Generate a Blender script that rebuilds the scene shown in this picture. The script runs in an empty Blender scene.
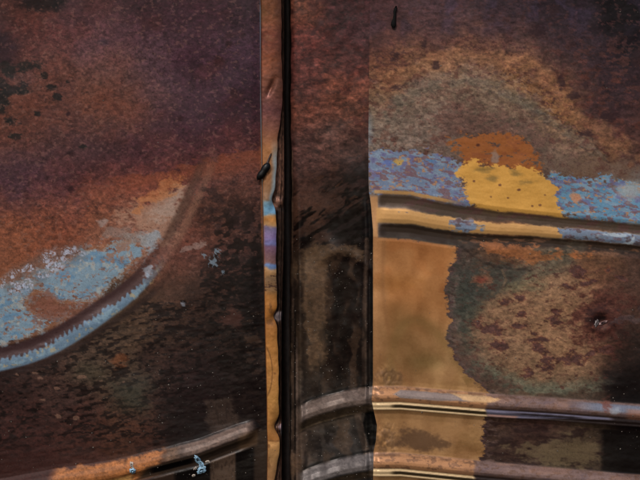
import bpy, math, random
import numpy as np
from mathutils import Vector, Matrix

# ------------------------------------------------------------------ camera, sky, sun, exposure
S = 0.0005                        # metres per unit of the metal's own drawing grid (0.5 mm)
Z0 = 0.90                         # height of the picture centre above ground
sc = bpy.context.scene
col = sc.collection
cd = bpy.data.cameras.new('camera'); cam = bpy.data.objects.new('camera', cd); col.objects.link(cam)
cd.sensor_width = 36; cd.lens = 85; cd.clip_start = 0.02; cd.clip_end = 200
cam.location = (0, -(640 * S) * 85 / 36, Z0); cam.rotation_euler = (math.pi / 2, 0, 0)
cd.dof.use_dof = False
sc.camera = cam

w = bpy.data.worlds.new('World'); sc.world = w; w.use_nodes = True
nt = w.node_tree; bg = nt.nodes['Background']
sky = nt.nodes.new('ShaderNodeTexSky'); sky.sky_type = 'NISHITA'; sky.sun_disc = False
SUN_EL, SUN_AZ = math.radians(40), math.radians(200)      # azimuth measured from +Y, clockwise
sky.sun_elevation = SUN_EL; sky.sun_rotation = SUN_AZ
sky.air_density = 1.0; sky.dust_density = 3.0; sky.ozone_density = 1.0
nt.links.new(sky.outputs[0], bg.inputs[0]); bg.inputs[1].default_value = 0.09
sl = bpy.data.lights.new('sun', 'SUN'); sl.energy = 1.5; sl.angle = math.radians(10); sl.color = (1, .96, .93)
sun = bpy.data.objects.new('sun', sl); col.objects.link(sun)
d = Vector((math.sin(SUN_AZ) * math.cos(SUN_EL), math.cos(SUN_AZ) * math.cos(SUN_EL), math.sin(SUN_EL)))
sun.rotation_euler = d.to_track_quat('Z', 'Y').to_euler(); sun.location = d * 3
vs = sc.view_settings; vs.view_transform = 'Standard'; vs.look = 'None'; vs.gamma = 1; vs.use_curve_mapping = False
vs.exposure = 0.47
GAIN = 1.0

# ------------------------------------------------------------------ numpy noise
rng = np.random.RandomState(7)
TAB = rng.rand(256, 256)
def vnoise(x, y, s=0):
    x = np.asarray(x, float) + s * 17.31; y = np.asarray(y, float) + s * 41.77
    xi = np.floor(x).astype(int); yi = np.floor(y).astype(int)
    fx = x - xi; fy = y - yi
    fx = fx * fx * fx * (fx * (fx * 6 - 15) + 10); fy = fy * fy * fy * (fy * (fy * 6 - 15) + 10)
    a = TAB[xi & 255, yi & 255]; b = TAB[(xi + 1) & 255, yi & 255]
    c = TAB[xi & 255, (yi + 1) & 255]; e = TAB[(xi + 1) & 255, (yi + 1) & 255]
    return (a * (1 - fx) + b * fx) * (1 - fy) + (c * (1 - fx) + e * fx) * fy
def fbm(x, y, size, s=0, oct=4, ax=1.0, rot=0.0, gain=.55):
    """-1..1 ; size = feature size in drawing units; ax = horizontal stretch; rot degrees"""
    r = math.radians(rot); X = x * math.cos(r) + y * math.sin(r); Y = -x * math.sin(r) + y * math.cos(r)
    X = X / (size * ax); Y = Y / size
    o = 0; amp = 1; tot = 0
    for i in range(oct):
        o = o + amp * (vnoise(X, Y, s + i * 3) * 2 - 1); tot += amp; amp *= gain
        X, Y = X * 1.93 + Y * .31, Y * 1.93 - X * .31 / max(ax, 1)
    return o / tot * 1.6
def sm(a, b, v):
    t = np.clip((v - a) / (b - a), 0, 1); return t * t * (3 - 2 * t)
def sdf(P, x, y):
    """signed distance to polygon, positive inside"""
    P = np.asarray(P, float); n = len(P)
    dmin = np.full(x.shape, 1e9); ins = np.zeros(x.shape, bool)
    for i in range(n):
        ax, ay = P[i]; bx, by = P[(i + 1) % n]
        ex, ey = bx - ax, by - ay; L = ex * ex + ey * ey + 1e-9
        t = np.clip(((x - ax) * ex + (y - ay) * ey) / L, 0, 1)
        dmin = np.minimum(dmin, (x - ax - t * ex) ** 2 + (y - ay - t * ey) ** 2)
        cnd = ((ay > y) != (by > y)) & (x < (bx - ax) * (y - ay) / (by - ay + 1e-12) + ax)
        ins ^= cnd
    dd = np.sqrt(dmin)
    return np.where(ins, dd, -dd)
def polyline(P, x, y):
    """distance to line, signed (positive = below / right), and arclength"""
    P = np.asarray(P, float); dm = np.full(np.shape(x), 1e9); sg = np.ones(np.shape(x)); al = np.zeros(np.shape(x)); acc = 0
    for i in range(len(P) - 1):
        ax, ay = P[i]; bx, by = P[i + 1]; ex, ey = bx - ax, by - ay; L = math.hypot(ex, ey)
        t = np.clip(((x - ax) * ex + (y - ay) * ey) / L ** 2, 0, 1)
        dd = np.hypot(x - ax - t * ex, y - ay - t * ey)
        m = dd < dm
        dm = np.where(m, dd, dm); sg = np.where(m, np.sign(ex * (y - ay) - ey * (x - ax)), sg); al = np.where(m, acc + t * L, al)
        acc += L
    return dm * sg, al
def ip(t, pts):
    p = np.asarray(pts, float); return np.interp(t, p[:, 0], p[:, 1])
def smooth_line(P, it=2):
    P = [tuple(map(float, p)) for p in P]
    for _ in range(it):
        Q = [P[0]]
        for a, b in zip(P[:-1], P[1:]):
            Q += [(a[0] * .75 + b[0] * .25, a[1] * .75 + b[1] * .25), (a[0] * .25 + b[0] * .75, a[1] * .25 + b[1] * .75)]
        P = Q + [P[-1]]
    return P

# ------------------------------------------------------------------ outlines of the sheet metal (drawing units, y downward)
def x_left_edge(y):  return ip(y, [(-70, 259.5), (0, 260), (100, 260.3), (180, 262), (240, 263), (300, 264), (350, 265), (400, 266.3), (450, 267), (490, 266.5), (560, 266)])
def x_strip_edge(y):
    b = ip(y, [(-70, 281), (0, 281), (100, 282.5), (120, 281), (140, 277.5), (160, 276.5), (190, 275.5), (240, 276.3), (300, 276.8), (350, 278), (400, 279), (440, 280), (455, 279), (480, 275), (560, 273)])
    b = b + .35 * np.sin(y * .09) + .2 * np.sin(y * .31)
    for yy, a, wd in ((200, 3.2, 8), (316, 3.4, 6), (427, 5.5, 8)):
        b = b - a * np.exp(-((y - yy) / wd) ** 2)
    return b
def x_gap_right(y): return ip(y, [(-70, 290), (0, 290), (120, 291), (240, 291), (320, 287), (400, 286), (480, 286), (560, 286)]) + .5 * np.sin(y * .043) + .35 * np.sin(y * .17 + 1)
def x_crease(y):
    b = ip(y, [(-70, 370), (0, 370), (130, 368.5), (180, 368.5), (192, 369), (205, 371), (230, 373), (380, 373), (400, 371.5), (410, 373.5), (425, 377), (440, 376), (452, 373.5), (480, 373), (560, 373)])
    return b
ARC = smooth_line([(-70, 366), (-20, 360), (0, 355), (25, 349), (50, 339), (75, 324), (100, 307), (122, 293), (142, 276), (160, 254), (175, 226), (187, 200), (197, 178), (205, 158)])
LRIB = [(-70, 492), (0, 481), (50, 472), (112, 462), (165, 449), (200, 440), (225, 430.5), (240, 425), (252, 421), (270, 415)]
def y_lrib(x): return ip(x, LRIB)                     # top edge of the rib pressed in the left sheet
def y_ribA(x): return ip(x, [(260, 424), (290, 414.5), (298, 409.5), (306, 405), (318, 400), (332, 395.8), (346, 392), (360, 389), (372, 386.8), (400, 386.5), (480, 393), (560, 398), (640, 404), (720, 410)])
def y_ribB(x): return ip(x, [(260, 490), (290, 481), (298, 476.5), (306, 472.5), (318, 467.8), (332, 463), (346, 459), (360, 455.5), (372, 453), (400, 453), (480, 461), (560, 468), (640, 474.5), (720, 481)])
def y_ribU(x): return ip(x, [(370, 192), (410, 194), (460, 204), (500, 209.5), (563, 216), (640, 223), (720, 231)])
def bump01(t):                                        # soft hump between 0 and 1
    t = np.clip(t, 0, 1); return np.sin(math.pi * t) ** 1.0
def prof(t, pts):
    p = np.asarray(pts, float); return np.interp(t, p[:, 0], p[:, 1])

def h_left(x, y):
    h = fbm(x, y, 110, 5, 3) * 2.2
    e, al = polyline(ARC, x, y)
    fade = sm(330, 250, al) * .75 + .25 * sm(400, 340, al)
    # pressed double bead following the arc: groove then proud lip
    h = h - .9 * np.exp(-((e + 1) / 5) ** 2) * fade + .55 * np.exp(-((e - 10) / 7) ** 2) * fade
    e2 = y - y_lrib(x)
    endf = sm(261, 247, x + .35 * np.abs(e2 - 9))
    h = h + endf * prof(e2, [(-6, 0), (-2, .4), (1, 2.2), (4, 4.4), (8, 6.2), (12, 6.8), (15, 6), (18, 3.4), (21, 1.4), (24, .9), (27, 2.0), (30, 1.2), (36, 0)])
    h = h - 1.2 * sm(250, 261, x)
    h = h + .07 * fbm(x, y, 5, 21, 3) + .12 * fbm(x, y, 4, 31, 3, 3.2, -6) * sm(250, 330, y)
    return h
def h_strip(x, y, u):
    yb = y
    h = 3.2 + 1.8 * np.sin(math.pi * np.clip(u, 0, 1)) ** .6 + .5 * fbm(x, y, 26, 9, 3) + .12 * fbm(x, y, 4, 3, 2)
    for (cx, cy, a, rx, ry, ang) in ((271, 88, -3.6, 2.6, 8, 24), (275, 203, -3.4, 4, 8, 20), (275.5, 316, -3.6, 4, 5, 35), (280, 427, -4, 6, 8, 0), (272, 372, -.7, 5, 22, 0), (271, 440, -.7, 8, 4, 0), (270, 322, -.6, 4, 4, 0)):
        r = math.radians(ang); dx = (x - cx) * math.cos(r) + (y - cy) * math.sin(r); dy = -(x - cx) * math.sin(r) + (y - cy) * math.cos(r)
        h = h + a * np.exp(-(dx / rx) ** 2 - (dy / ry) ** 2)
    return h
def h_mid(x, y):
    c = x_crease(y); g = x_gap_right(y)
    u = (x - g) / (c - g)
    h = ip(y, [(-70, 7), (110, 8), (230, 19), (480, 23)]) * (u ** .9 - 1) - 1.5
    low = sm(150, 250, y)
    h = h - 5 * np.exp(-np.clip(x - g, 0, 99) / 1.6)
    h = h + low * (3.5 * np.exp(-((x - 299 - (y - 240) * .01) / 4) ** 2) - 3.0 * np.exp(-((x - 345) / 14) ** 2) * sm(240, 262, y) + 2.4 * np.exp(-((x - 366) / 3) ** 2))
    h = h + 2.5 * sm(.95, 1.0, u) * sm(150, 230, y)
    h = h + .9 * fbm(x, y, 34, 15, 3, .6) + .7 * fbm(x, y, 48, 17, 2, .25) * sm(225, 260, y)
    h = h + 1.4 * np.exp(-((y - 252 - .02 * (x - 340) ** 2) / 6) ** 2) * sm(312, 325, x)
    for f in (y_ribA, y_ribB):
        e = y - f(x)
        h = h + prof(e, [(-5, 0), (-1, .4), (2, 2.2), (6, 5.2), (11, 7), (15, 6.3), (19, 3.6), (23, 1), (27, -.8), (32, -.6), (40, 0)]) * sm(290, 304, x)
    h = h + .09 * fbm(x, y, 5, 23, 3, 2, -14)
    return h
def h_right(x, y):
    h = fbm(x, y, 95, 25, 3) * 1.6 + fbm(x, y, 26, 27, 2) * .35
    h = h - .6 * np.exp(-((x - x_crease(y) - 1) / 2.2) ** 2) * sm(120, 190, y)
    e = y - y_ribU(x); st = sm(374, 387, x)
    thin = 1 - .25 * sm(410, 560, x)
    # two pressed grooves with a land between them
    h = h + st * prof(e / thin, [(-8, 0), (-3, .2), (0, -.4), (5, -1.7), (10, -1.9), (14, -.6), (17, .5), (21, .9), (26, .8), (29.5, -.2), (34, -2.0), (39, -2.1), (44, -.5), (48, .1), (55, 0)])
    for f, yo in ((y_ribA, 0), (y_ribB, 1)):
        e = y - f(x)
        h = h + prof(e, [(-5, 0), (-1, .3), (1, 1.2), (4, 3.6), (8, 5.6), (11, 5.9), (14, 4.2), (15.4, 3.0), (16.5, 3.2), (18, 4.0), (19, 3.8), (20.5, 2.9), (21.5, 3.2), (22.6, 3.5), (24, 2.3), (27, .5), (32, 0)]) * (.75 + .25 * sm(372, 380, x))
    # crumpled metal in the corners above the ribs
    cr = np.exp(-((x - 386) / 13) ** 2) * (np.exp(-((y - 378) / 12) ** 2) + 1.3 * np.exp(-((y - 438) / 13) ** 2))
    cr = cr * sm(0, -5, y - y_ribA(x)) + cr * sm(24, 30, y - y_ribA(x)) * sm(0, -5, y - y_ribB(x))
    h = h + cr * (1.0 * np.abs(fbm(x, y, 12, 41, 3, .7)) + .05 * fbm(x, y, 3.2, 43, 2))
    # punched hole
    r = np.hypot(x - 601, (y - 321) * 1.15)
    h = h - 3.5 * np.exp(-(r / 6) ** 2) + .9 * np.exp(-((r - 11) / 5) ** 2)
    rust = sm(436, 470, x) + sm(175, 150, y)
    h = h + (.09 * fbm(x, y, 4.5, 29, 3, 1.8, 8)) * np.clip(rust, .12, 1)
    return h

# ------------------------------------------------------------------ colour of the oxide films and paint, some reflections painted in
class Paint:
    def __init__(s, x, y):
        s.x, s.y = x, y; s.c = np.zeros(x.shape + (3,)); s.r = np.full(x.shape, .5); s.m = np.full(x.shape, .15)
        s.wx = fbm(x, y, 16, 51, 4); s.wy = fbm(x, y, 16, 61, 4)
        s.fl = fbm(x, y, 5.0, 71, 4, 2.0, 6, .7)          # flakes
        s.fi = fbm(x, y, 2.4, 81, 3, 1.5, 0, .75)          # fine grain
        s.rg = fbm(x, y, 9.0, 86, 5, 1.6, 4, .8)          # ragged outlines
    def anchors(s, A, sig=26, wob=9):
        xx = s.x + s.wx * wob + s.fl * wob * .5; yy = s.y + s.wy * wob * .7 + s.fl * wob * .4
        num = np.zeros(s.c.shape); den = np.full(s.x.shape, 1e-12)
        for ax, ay, c in A:
            wgt = np.exp(-((xx - ax) ** 2 + (yy - ay) ** 2) / (2 * sig * sig)) + 1e-7 / (1 + ((xx - ax) ** 2 + (yy - ay) ** 2) / 4000) ** 3
            num += wgt[..., None] * np.array(c, float); den += wgt
        s.c = num / den[..., None]
    def lay(s, m, c, a=1, rough=None, metal=None):
        m = np.clip(m * a, 0, 1); mm = m[..., None]
        s.c = s.c * (1 - mm) + np.array(c, float) * mm
        if rough is not None: s.r = s.r * (1 - m) + rough * m
        if metal is not None: s.m = s.m * (1 - m) + metal * m
    def poly(s, P, c, a=1, soft=1.5, wob=3, rough=None, metal=None, holes=0.0):
        dd = sdf(P, s.x, s.y) + wob * (.5 * s.wx + .6 * s.fl + 1.5 * s.rg + .5 * s.fi)
        m = sm(-soft, soft, dd)
        if holes: m = m * sm(-.15, .15, s.fl + .35 * s.fi - holes + .02 * np.clip(dd, 0, 12))
        s.lay(m, c, a, rough, metal)
    def blob(s, cx, cy, rx, ry, c, a=1, soft=.5, wob=.25, rot=0, rough=None, metal=None):
        r = math.radians(rot); dx = s.x - cx; dy = s.y - cy
        u = (dx * math.cos(r) + dy * math.sin(r)) / rx; v = (-dx * math.sin(r) + dy * math.cos(r)) / ry
        m = sm(1 + soft, 1 - soft, np.hypot(u, v) + wob * (.5 * s.wx + .9 * s.fl + 1.5 * s.rg))
        s.lay(m, c, a, rough, metal)
    def line(s, P, wd, c, a=1, soft=.8, wob=.5, **k):
        e, _ = polyline(P, s.x, s.y); s.lay(sm(wd + soft, wd - soft, np.abs(e) + wob * s.fl), c, a, **k)
    def mottle(s, amt, field, mask=1.0):
        f = 1 + amt * field * mask
        s.c = s.c * np.clip(f, .15, 2.2)[..., None]
    def out(s):
        s.c = s.c * np.array([1.015, .985, 1.0])
        v = np.clip(s.c, 0, 255) / 255
        lin = np.where(v <= .04045, v / 12.92, ((v + .055) / 1.055) ** 2.4)
        return np.clip(lin * GAIN, 0.0015, .9)

def paint_left(x, y):
    p = Paint(x, y)
    p.anchors([(0, 0, (45, 28, 22)), (100, 5, (54, 34, 31)), (150, 10, (40, 22, 22)), (200, 10, (50, 30, 31)), (250, 10, (38, 25, 25)),
        (20, 25, (82, 46, 32)), (5, 48, (36, 24, 27)), (50, 40, (72, 42, 35)), (100, 40, (84, 58, 54)), (150, 40, (70, 49, 49)), (200, 40, (54, 34, 37)), (250, 40, (58, 41, 45)),
        (10, 72, (74, 46, 33)), (50, 75, (82, 53, 38)), (100, 75, (88, 60, 43)), (125, 75, (76, 54, 43)), (150, 70, (76, 57, 55)), (200, 70, (56, 36, 39)), (250, 70, (50, 33, 37)),
        (10, 110, (78, 49, 33)), (50, 110, (84, 53, 36)), (100, 105, (92, 58, 38)), (125, 105, (92, 60, 39)), (150, 110, (66, 46, 42)), (200, 110, (52, 32, 35)), (250, 110, (40, 21, 25)),
        (10, 140, (84, 51, 34)), (60, 140, (70, 45, 35)), (100, 140, (62, 42, 36)), (150, 140, (58, 38, 38)), (200, 140, (47, 26, 30)), (245, 130, (40, 20, 26)),
        (10, 165, (62, 45, 43)), (50, 165, (58, 42, 41)), (100, 160, (58, 38, 39)), (150, 160, (57, 34, 35)), (185, 158, (64, 36, 34)), (220, 150, (72, 38, 33)), (252, 148, (88, 54, 40)),
        (20, 188, (58, 38, 44)), (60, 183, (72, 42, 40)), (100, 185, (98, 54, 36)), (140, 180, (86, 46, 37)), (170, 175, (104, 60, 42)),
        (20, 212, (106, 61, 38)), (60, 210, (108, 61, 42)), (100, 205, (112, 66, 42)), (140, 198, (128, 78, 50)), (20, 240, (116, 68, 40)), (60, 240, (110, 62, 38)), (100, 232, (112, 72, 48)),
        (0, 262, (108, 66, 42)), (130, 230, (120, 84, 62)), (220, 178, (98, 62, 42)), (250, 175, (94, 60, 42)), (232, 200, (60, 39, 29)), (210, 222, (70, 43, 29)), (250, 230, (60, 38, 28)),
        (195, 245, (98, 58, 42)), (165, 265, (105, 68, 52)), (230, 250, (60, 36, 27)), (180, 282, (56, 39, 30)), (220, 280, (40, 26, 20)), (250, 280, (28, 18, 14)), (140, 305, (62, 46, 34)),
        (200, 310, (40, 27, 21)), (170, 320, (48, 34, 26)), (240, 330, (33, 23, 17)), (210, 350, (34, 22, 18)), (120, 330, (64, 50, 37)), (95, 348, (62, 47, 37)), (50, 372, (54, 37, 30)),
        (10, 390, (40, 25, 22)), (130, 395, (54, 45, 35)), (90, 370, (66, 54, 42)), (60, 400, (50, 34, 30)), (20, 430, (46, 25, 21)), (80, 430, (54, 31, 25)), (120, 425, (64, 39, 27)),
        (150, 430, (46, 28, 22)), (170, 380, (42, 28, 24)), (200, 390, (33, 21, 21)), (200, 430, (20, 14, 13)), (240, 380, (38, 27, 21)), (252, 415, (34, 26, 20)), (30, 460, (48, 26, 22)), (60, 300, (100, 66, 50)), (-60, 200, (70, 44, 36)), (-60, 420, (40, 25, 22)), (200, 470, (26, 19, 15)), (240, 470, (40, 31, 24))], 17, 9)
    p.r[:] = .52; p.m[:] = .12
    p.c = p.c * (1 + sm(215, 165, y + 4 * p.wx)[..., None] * (np.array([.98, .93, 1.07]) - 1)); p.c = p.c * (1 + sm(170, 200, y)[..., None] * sm(290, 250, y)[..., None] * (np.array([.96, .97, 1.08]) - 1))
    p.blob(42, 2, 22, 9, (10, 5, 6), .95, .5, .2)
    p.blob(4, 48, 13, 14, (26, 18, 26), .7, .6, .2)
    for cx, cy, rx, ry in ((7, 70, 9, 6), (29, 66, 9, 5), (1, 84, 6, 6), (13, 89, 9, 4), (24, 92, 7, 3), (3, 98, 7, 6), (50, 87, 8, 3), (57, 97, 5, 4), (24, 84, 4, 5), (45, 76, 3, 3), (10, 122, 7, 4), (14, 137, 7, 3), (22, 108, 3, 3), (1, 110, 3, 5), (38, 114, 3, 2), (67, 82, 2, 2), (83, 146, 4, 2), (6, 93, 8, 5)):
        p.blob(cx, cy, rx, ry, (24, 21, 19), .92, .35, .6)
    for cx, cy, rx, ry in ((228, 44, 4, 4), (218, 60, 4, 4), (180, 118, 3, 3), (235, 92, 4, 4), (69, 153, 4, 3), (71, 189, 4, 3), (26, 194, 3, 4), (68, 114, 2, 2)):
        p.blob(cx, cy, rx, ry, (34, 15, 18), .8, .5, .4)
    p.blob(103, 42, 5, 4, (38, 32, 40), .6, .5, .3)
    p.mottle(.24, p.fi + .3 * fbm(x, y, 7, 91, 3), sm(330, 230, y))
    p.lay(sm(.42, .6, fbm(x, y, 3.2, 93, 3, 1.3, -15)) * sm(250, 220, y), (34, 18, 20), .28)
    p.lay(sm(.5, .7, fbm(x, y, 2.8, 96, 3, 1.3, -15)) * sm(330, 250, y), (118, 86, 74), .35)
    # reddish and violet drift in the old rust
    f = fbm(x, y, 22, 95, 3, 1.6, -25)
    p.lay(sm(.2, .7, f) * sm(260, 200, y), (108, 50, 34), .12); p.lay(sm(.2, .7, -f) * sm(200, 170, y), (66, 50, 58), .14)
    # orange bloom under the dark field
    e, _ = polyline([(-60, 190), (60, 182), (120, 176), (190, 160), (262, 143)], x, y)
    p.lay(sm(0, 6, e + 6 * p.fl) * sm(30, 8, e) * sm(60, 150, x), (128, 68, 38), .45)
    # pale triangular bloom and its orange crest
    p.poly([(190, 178), (184, 200), (175, 226), (168, 240), (150, 236), (132, 226), (118, 214), (142, 200), (168, 188)], (140, 112, 92), .75, 7, 6, rough=.45, holes=-.5)
    p.poly([(182, 186), (175, 212), (160, 222), (147, 215), (158, 205), (172, 198)], (146, 134, 122), .6, 6, 6)
    p.poly([(190, 172), (182, 186), (165, 196), (135, 213), (140, 196), (165, 182)], (156, 96, 52), .55, 3, 5)
    # dark soft arm and pale highlight arm of the arc, painted on
    e, al = polyline(ARC, x, y)
    band = lambda a, b, s: sm(a - s, a + s, e) * sm(b + s, b - s, e)
    up = sm(250, 295, al)
    p.lay(band(-5, 4, 2.5) * up * sm(400, 330, al), (70, 50, 40), .75)
    p.lay(band(5, 13, 2.5) * up * sm(405, 330, al), (118, 88, 70), .55)
    # blue-green oxide field
    BL = [(-70, 300), (0, 286), (18, 284), (32, 276), (45, 264), (62, 260), (76, 256), (92, 248), (112, 244), (128, 241), (143, 247), (146, 254), (132, 262), (124, 272), (112, 282), (103, 290), (96, 300), (76, 303),
          (58, 301), (52, 294), (40, 291), (28, 296), (26, 306), (34, 314), (50, 318), (66, 316), (56, 324), (40, 332), (20, 340), (0, 345), (-70, 352)]
    p.poly(BL, (106, 130, 142), 1, 2.2, 5.5, rough=.42, holes=-.55)
    dd = sdf(BL, x, y)
    inb = sm(-1, 3, dd + 3 * p.fl)
    p.lay(inb * sm(-.1, .6, fbm(x, y, 7, 101, 4, 1.5)), (80, 116, 142), .7)
    p.lay(inb * sm(.3, .7, fbm(x, y, 6, 105, 3)), (150, 150, 138), .6)
    p.lay(inb * sm(.3, .55, fbm(x, y, 3.6, 108, 4, 1.3, -20, .7) + .3 * fbm(x, y, 30, 107, 2)), (128, 92, 72), .75)
    p.lay(sm(-14, -1, dd) * sm(1, -2, dd) * sm(.15, .4, fbm(x, y, 3.4, 109, 4, 1.3, -20, .7)), (112, 120, 124), .6)
    p.lay(sm(-3, -.5, dd) * sm(2.5, .5, dd + 2 * p.fl), (142, 104, 74), .35)
    p.poly([(24, 298), (42, 292), (58, 300), (98, 300), (88, 308), (66, 318), (46, 328), (38, 318), (28, 310)], (108, 70, 56), .7, 3, 6, holes=-.1)
    p.blob(152, 240, 9, 8, (128, 140, 144), .85, .35, .4); p.blob(103, 222, 5, 3, (136, 126, 120), .7, .4, .4); p.blob(118, 232, 9, 5, (120, 108, 100), .6, .5, .6)
    p.blob(135, 238, 9, 4, (122, 118, 112), .55, .5, .7)
    # white lime scale on the shoulder of the blue
    sp = np.exp(-(sdf([(4, 284), (20, 270), (45, 256), (80, 248), (82, 256), (50, 270), (36, 284), (10, 290)], x, y).clip(-99, 0) / 5) ** 2)
    p.lay(sp, (84, 80, 78), .45)
    p.lay(sp * sm(.16, .4, np.abs(fbm(x, y, 4.0, 111, 4, 1.3, -30, .7)) - .0) * sm(-.1, .4, fbm(x, y, 9, 112, 2)), (150, 160, 174), .85, rough=.6)
    # dark toothed reflection band painted along the bead, and blue lip
    lo = sm(272, 215, al + 6 * p.fl)
    teeth = 0 * al + (1.3 + .9 * sm(-.4, .5, fbm(x, y, 14, 119, 2))) * sm(.15, .9, np.abs((((al + .25 * e) / 5.6 + .25 * p.wx) % 1) - .5) * 2) * sm(40, 90, al) + .6 * p.fl + 0 * (np.abs(((al + 1.3 * p.fi) / 6.4) % 1 - .5) * 2) ** .8 * sm(40, 90, al)
    p.lay(band(-7, 6, 1.6) * lo, (58, 42, 42), .92, rough=.4)
    p.lay(sm(1.6, 4.4, e - 2.8 + teeth * 1.8 + 1.2 * p.fl) * sm(17.5, 14.5, e + 5 * sm(160, 250, al)) * lo, (86, 112, 130), .93, rough=.42)
    p.lay(sm(6, 8, e) * sm(15, 12, e) * lo * sm(.1, .6, fbm(x, y, 7, 115, 3)), (116, 142, 150), .6)
    p.lay(sm(5, 7, e) * sm(16, 12, e) * lo * sm(.35, .6, fbm(x, y, 5, 118, 3)), (150, 132, 92), .6)
    p.lay(band(17, 23, 2.2) * lo, (30, 20, 18), .6)
    # rippled dark reflections painted on the lower sheet
    ripz = sm(262, 300, y - (150 - x) * .25) * sm(470, 430, y) * np.where((x > 200) | (y > 300), sm(19, 25, np.where(al < 300, e, 30)), 0) * np.where(dd > -4, 0, 1)
    rp = fbm(x, y, 2.6, 121, 3, 2.5, -8)
    p.lay(sm(.0, .4, rp + .25 * fbm(x, y, 40, 125, 2) - .1 + .25 * sm(130, 180, x)) * ripz, (15, 10, 10), .7, rough=.3)
    rp2 = fbm(x, y, 4.5, 131, 4, 1.6, -20)
    p.lay(sm(.0, .3, rp2 + .3 * sm(150, 255, x) - .1) * sm(180, 230, y) * sm(196, 225, x) * sm(440, 380, y), (15, 10, 9), .8, rough=.3)
    p.mottle(.3, p.fi, ripz)
    p.lay(sm(195, 205, x) * sm(0, 1, 1) * sm(175, 190, y) * sm(250, 225, y) * sm(.0, .5, p.fl), (38, 26, 24), .6)
    p.blob(118, 360, 6, 6, (112, 66, 38), .6, .7, .8)
    p.blob(130, 396, 17, 14, (46, 52, 42), .5, .8, .3); p.blob(90, 372, 14, 10, (62, 58, 44), .5, .8, .3)
    for cx, cy, r in ((213, 262, 9), (205, 255, 5), (217, 252, 6), (222, 272, 4)):
        p.lay(sm(1.0, .6, np.hypot(x - cx, y - cy) / r + 1.5 * np.abs(fbm(x, y, 3.2, 135, 2, 1.5, 40))), (104, 126, 138), .75)
    p.blob(190, 248, 8, 2.5, (130, 116, 108), .6, .4, .8, -25); p.blob(183, 303, 4, 2.5, (120, 130, 140), .7, .4, .8)
    p.blob(148, 271, 4, 4, (140, 160, 172), .6, .4, .8); p.blob(234, 316, 8, 10, (74, 46, 38), .6, .6, .8); p.blob(250, 338, 8, 5, (78, 58, 44), .5, .6, .8)
    for cx, cy in ((17, 375), (34, 373), (40, 378), (58, 388), (100, 381), (82, 377), (58, 416), (76, 418), (44, 400), (125, 382)):
        p.blob(cx, cy, 2.6, 1.1, (112, 86, 70), .7, .4, .9)
    # painted reflections: black bottom and brown squares
    p.poly([(168, 405), (215, 360), (262, 380), (262, 425), (200, 442), (165, 446)], (22, 15, 15), .55, 14, 6, rough=.25)
    p.poly([(206, 404), (232, 396), (238, 424), (212, 434), (206, 420)], (64, 52, 43), .65, 3, 2.5, rough=.4)
    p.lay(sm(206, 212, x) * sm(238, 232, x) * sm(398, 406, y) * sm(434, 428, y) * sm(0, .4, fbm(x, y, 5, 143, 3, .3, -10)), (36, 28, 24), .6)
    # rib in the left sheet: worn to golden metal, then painted grey sky sheen, dark underside
    er = y - y_lrib(x)
    gold = sm(-2.5, 1.0, er + 2.4 * p.fl + 1.4 * p.wx) * sm(48, 62, x + er * .5) * sm(171, 160, x + .3 * er + 3 * p.fl)
    p.lay(gold * sm(26, 22, er), (142, 92, 52), .95, rough=.5, metal=.0)
    p.lay(gold * sm(15, 19, er + p.wx) * sm(34, 30, er) * sm(136, 128, x), (186, 146, 88), .95, rough=.4, metal=.1)
    p.lay(sm(-1, 1.5, er) * sm(13, 11, er) * sm(160, 170, x + 3 * p.fl) * sm(186, 174, x), (92, 72, 56), .9, rough=.5)
    p.lay(sm(-1, 1.2, er) * sm(14, 10, er) * sm(172, 188, x) * sm(259, 251, x + .35 * np.abs(er - 8)), (90, 76, 67), .95, rough=.42)
    p.mottle(.18, p.fi, sm(-1, 1, er))
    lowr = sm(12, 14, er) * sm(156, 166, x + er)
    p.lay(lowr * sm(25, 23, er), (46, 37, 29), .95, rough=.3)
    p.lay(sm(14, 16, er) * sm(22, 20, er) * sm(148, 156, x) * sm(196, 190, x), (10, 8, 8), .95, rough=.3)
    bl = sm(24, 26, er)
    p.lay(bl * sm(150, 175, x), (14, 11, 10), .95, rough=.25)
    p.lay(bl * sm(209, 212, x) * sm(237, 234, x), (72, 58, 46), .9, rough=.4); p.lay(bl * sm(209, 212, x) * sm(237, 234, x) * sm(.2, .5, fbm(x, y, 4, 141, 2, .3)), (46, 36, 29), .7)
    p.lay(bl * sm(252, 256, x), (44, 35, 28), .9); p.lay(bl * sm(150, 156, x) * sm(178, 172, x), (50, 38, 30), .9)
    p.lay(sm(8, 12, er) * sm(28, 24, er) * sm(236, 242, x) * sm(259, 256, x) , (70, 54, 38), .8)
    p.lay(sm(-2.2, -1.0, x - x_left_edge(y)) * sm(120, 170, y) * sm(270, 230, y), (118, 74, 40), .6, rough=.4)
    return p

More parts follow.
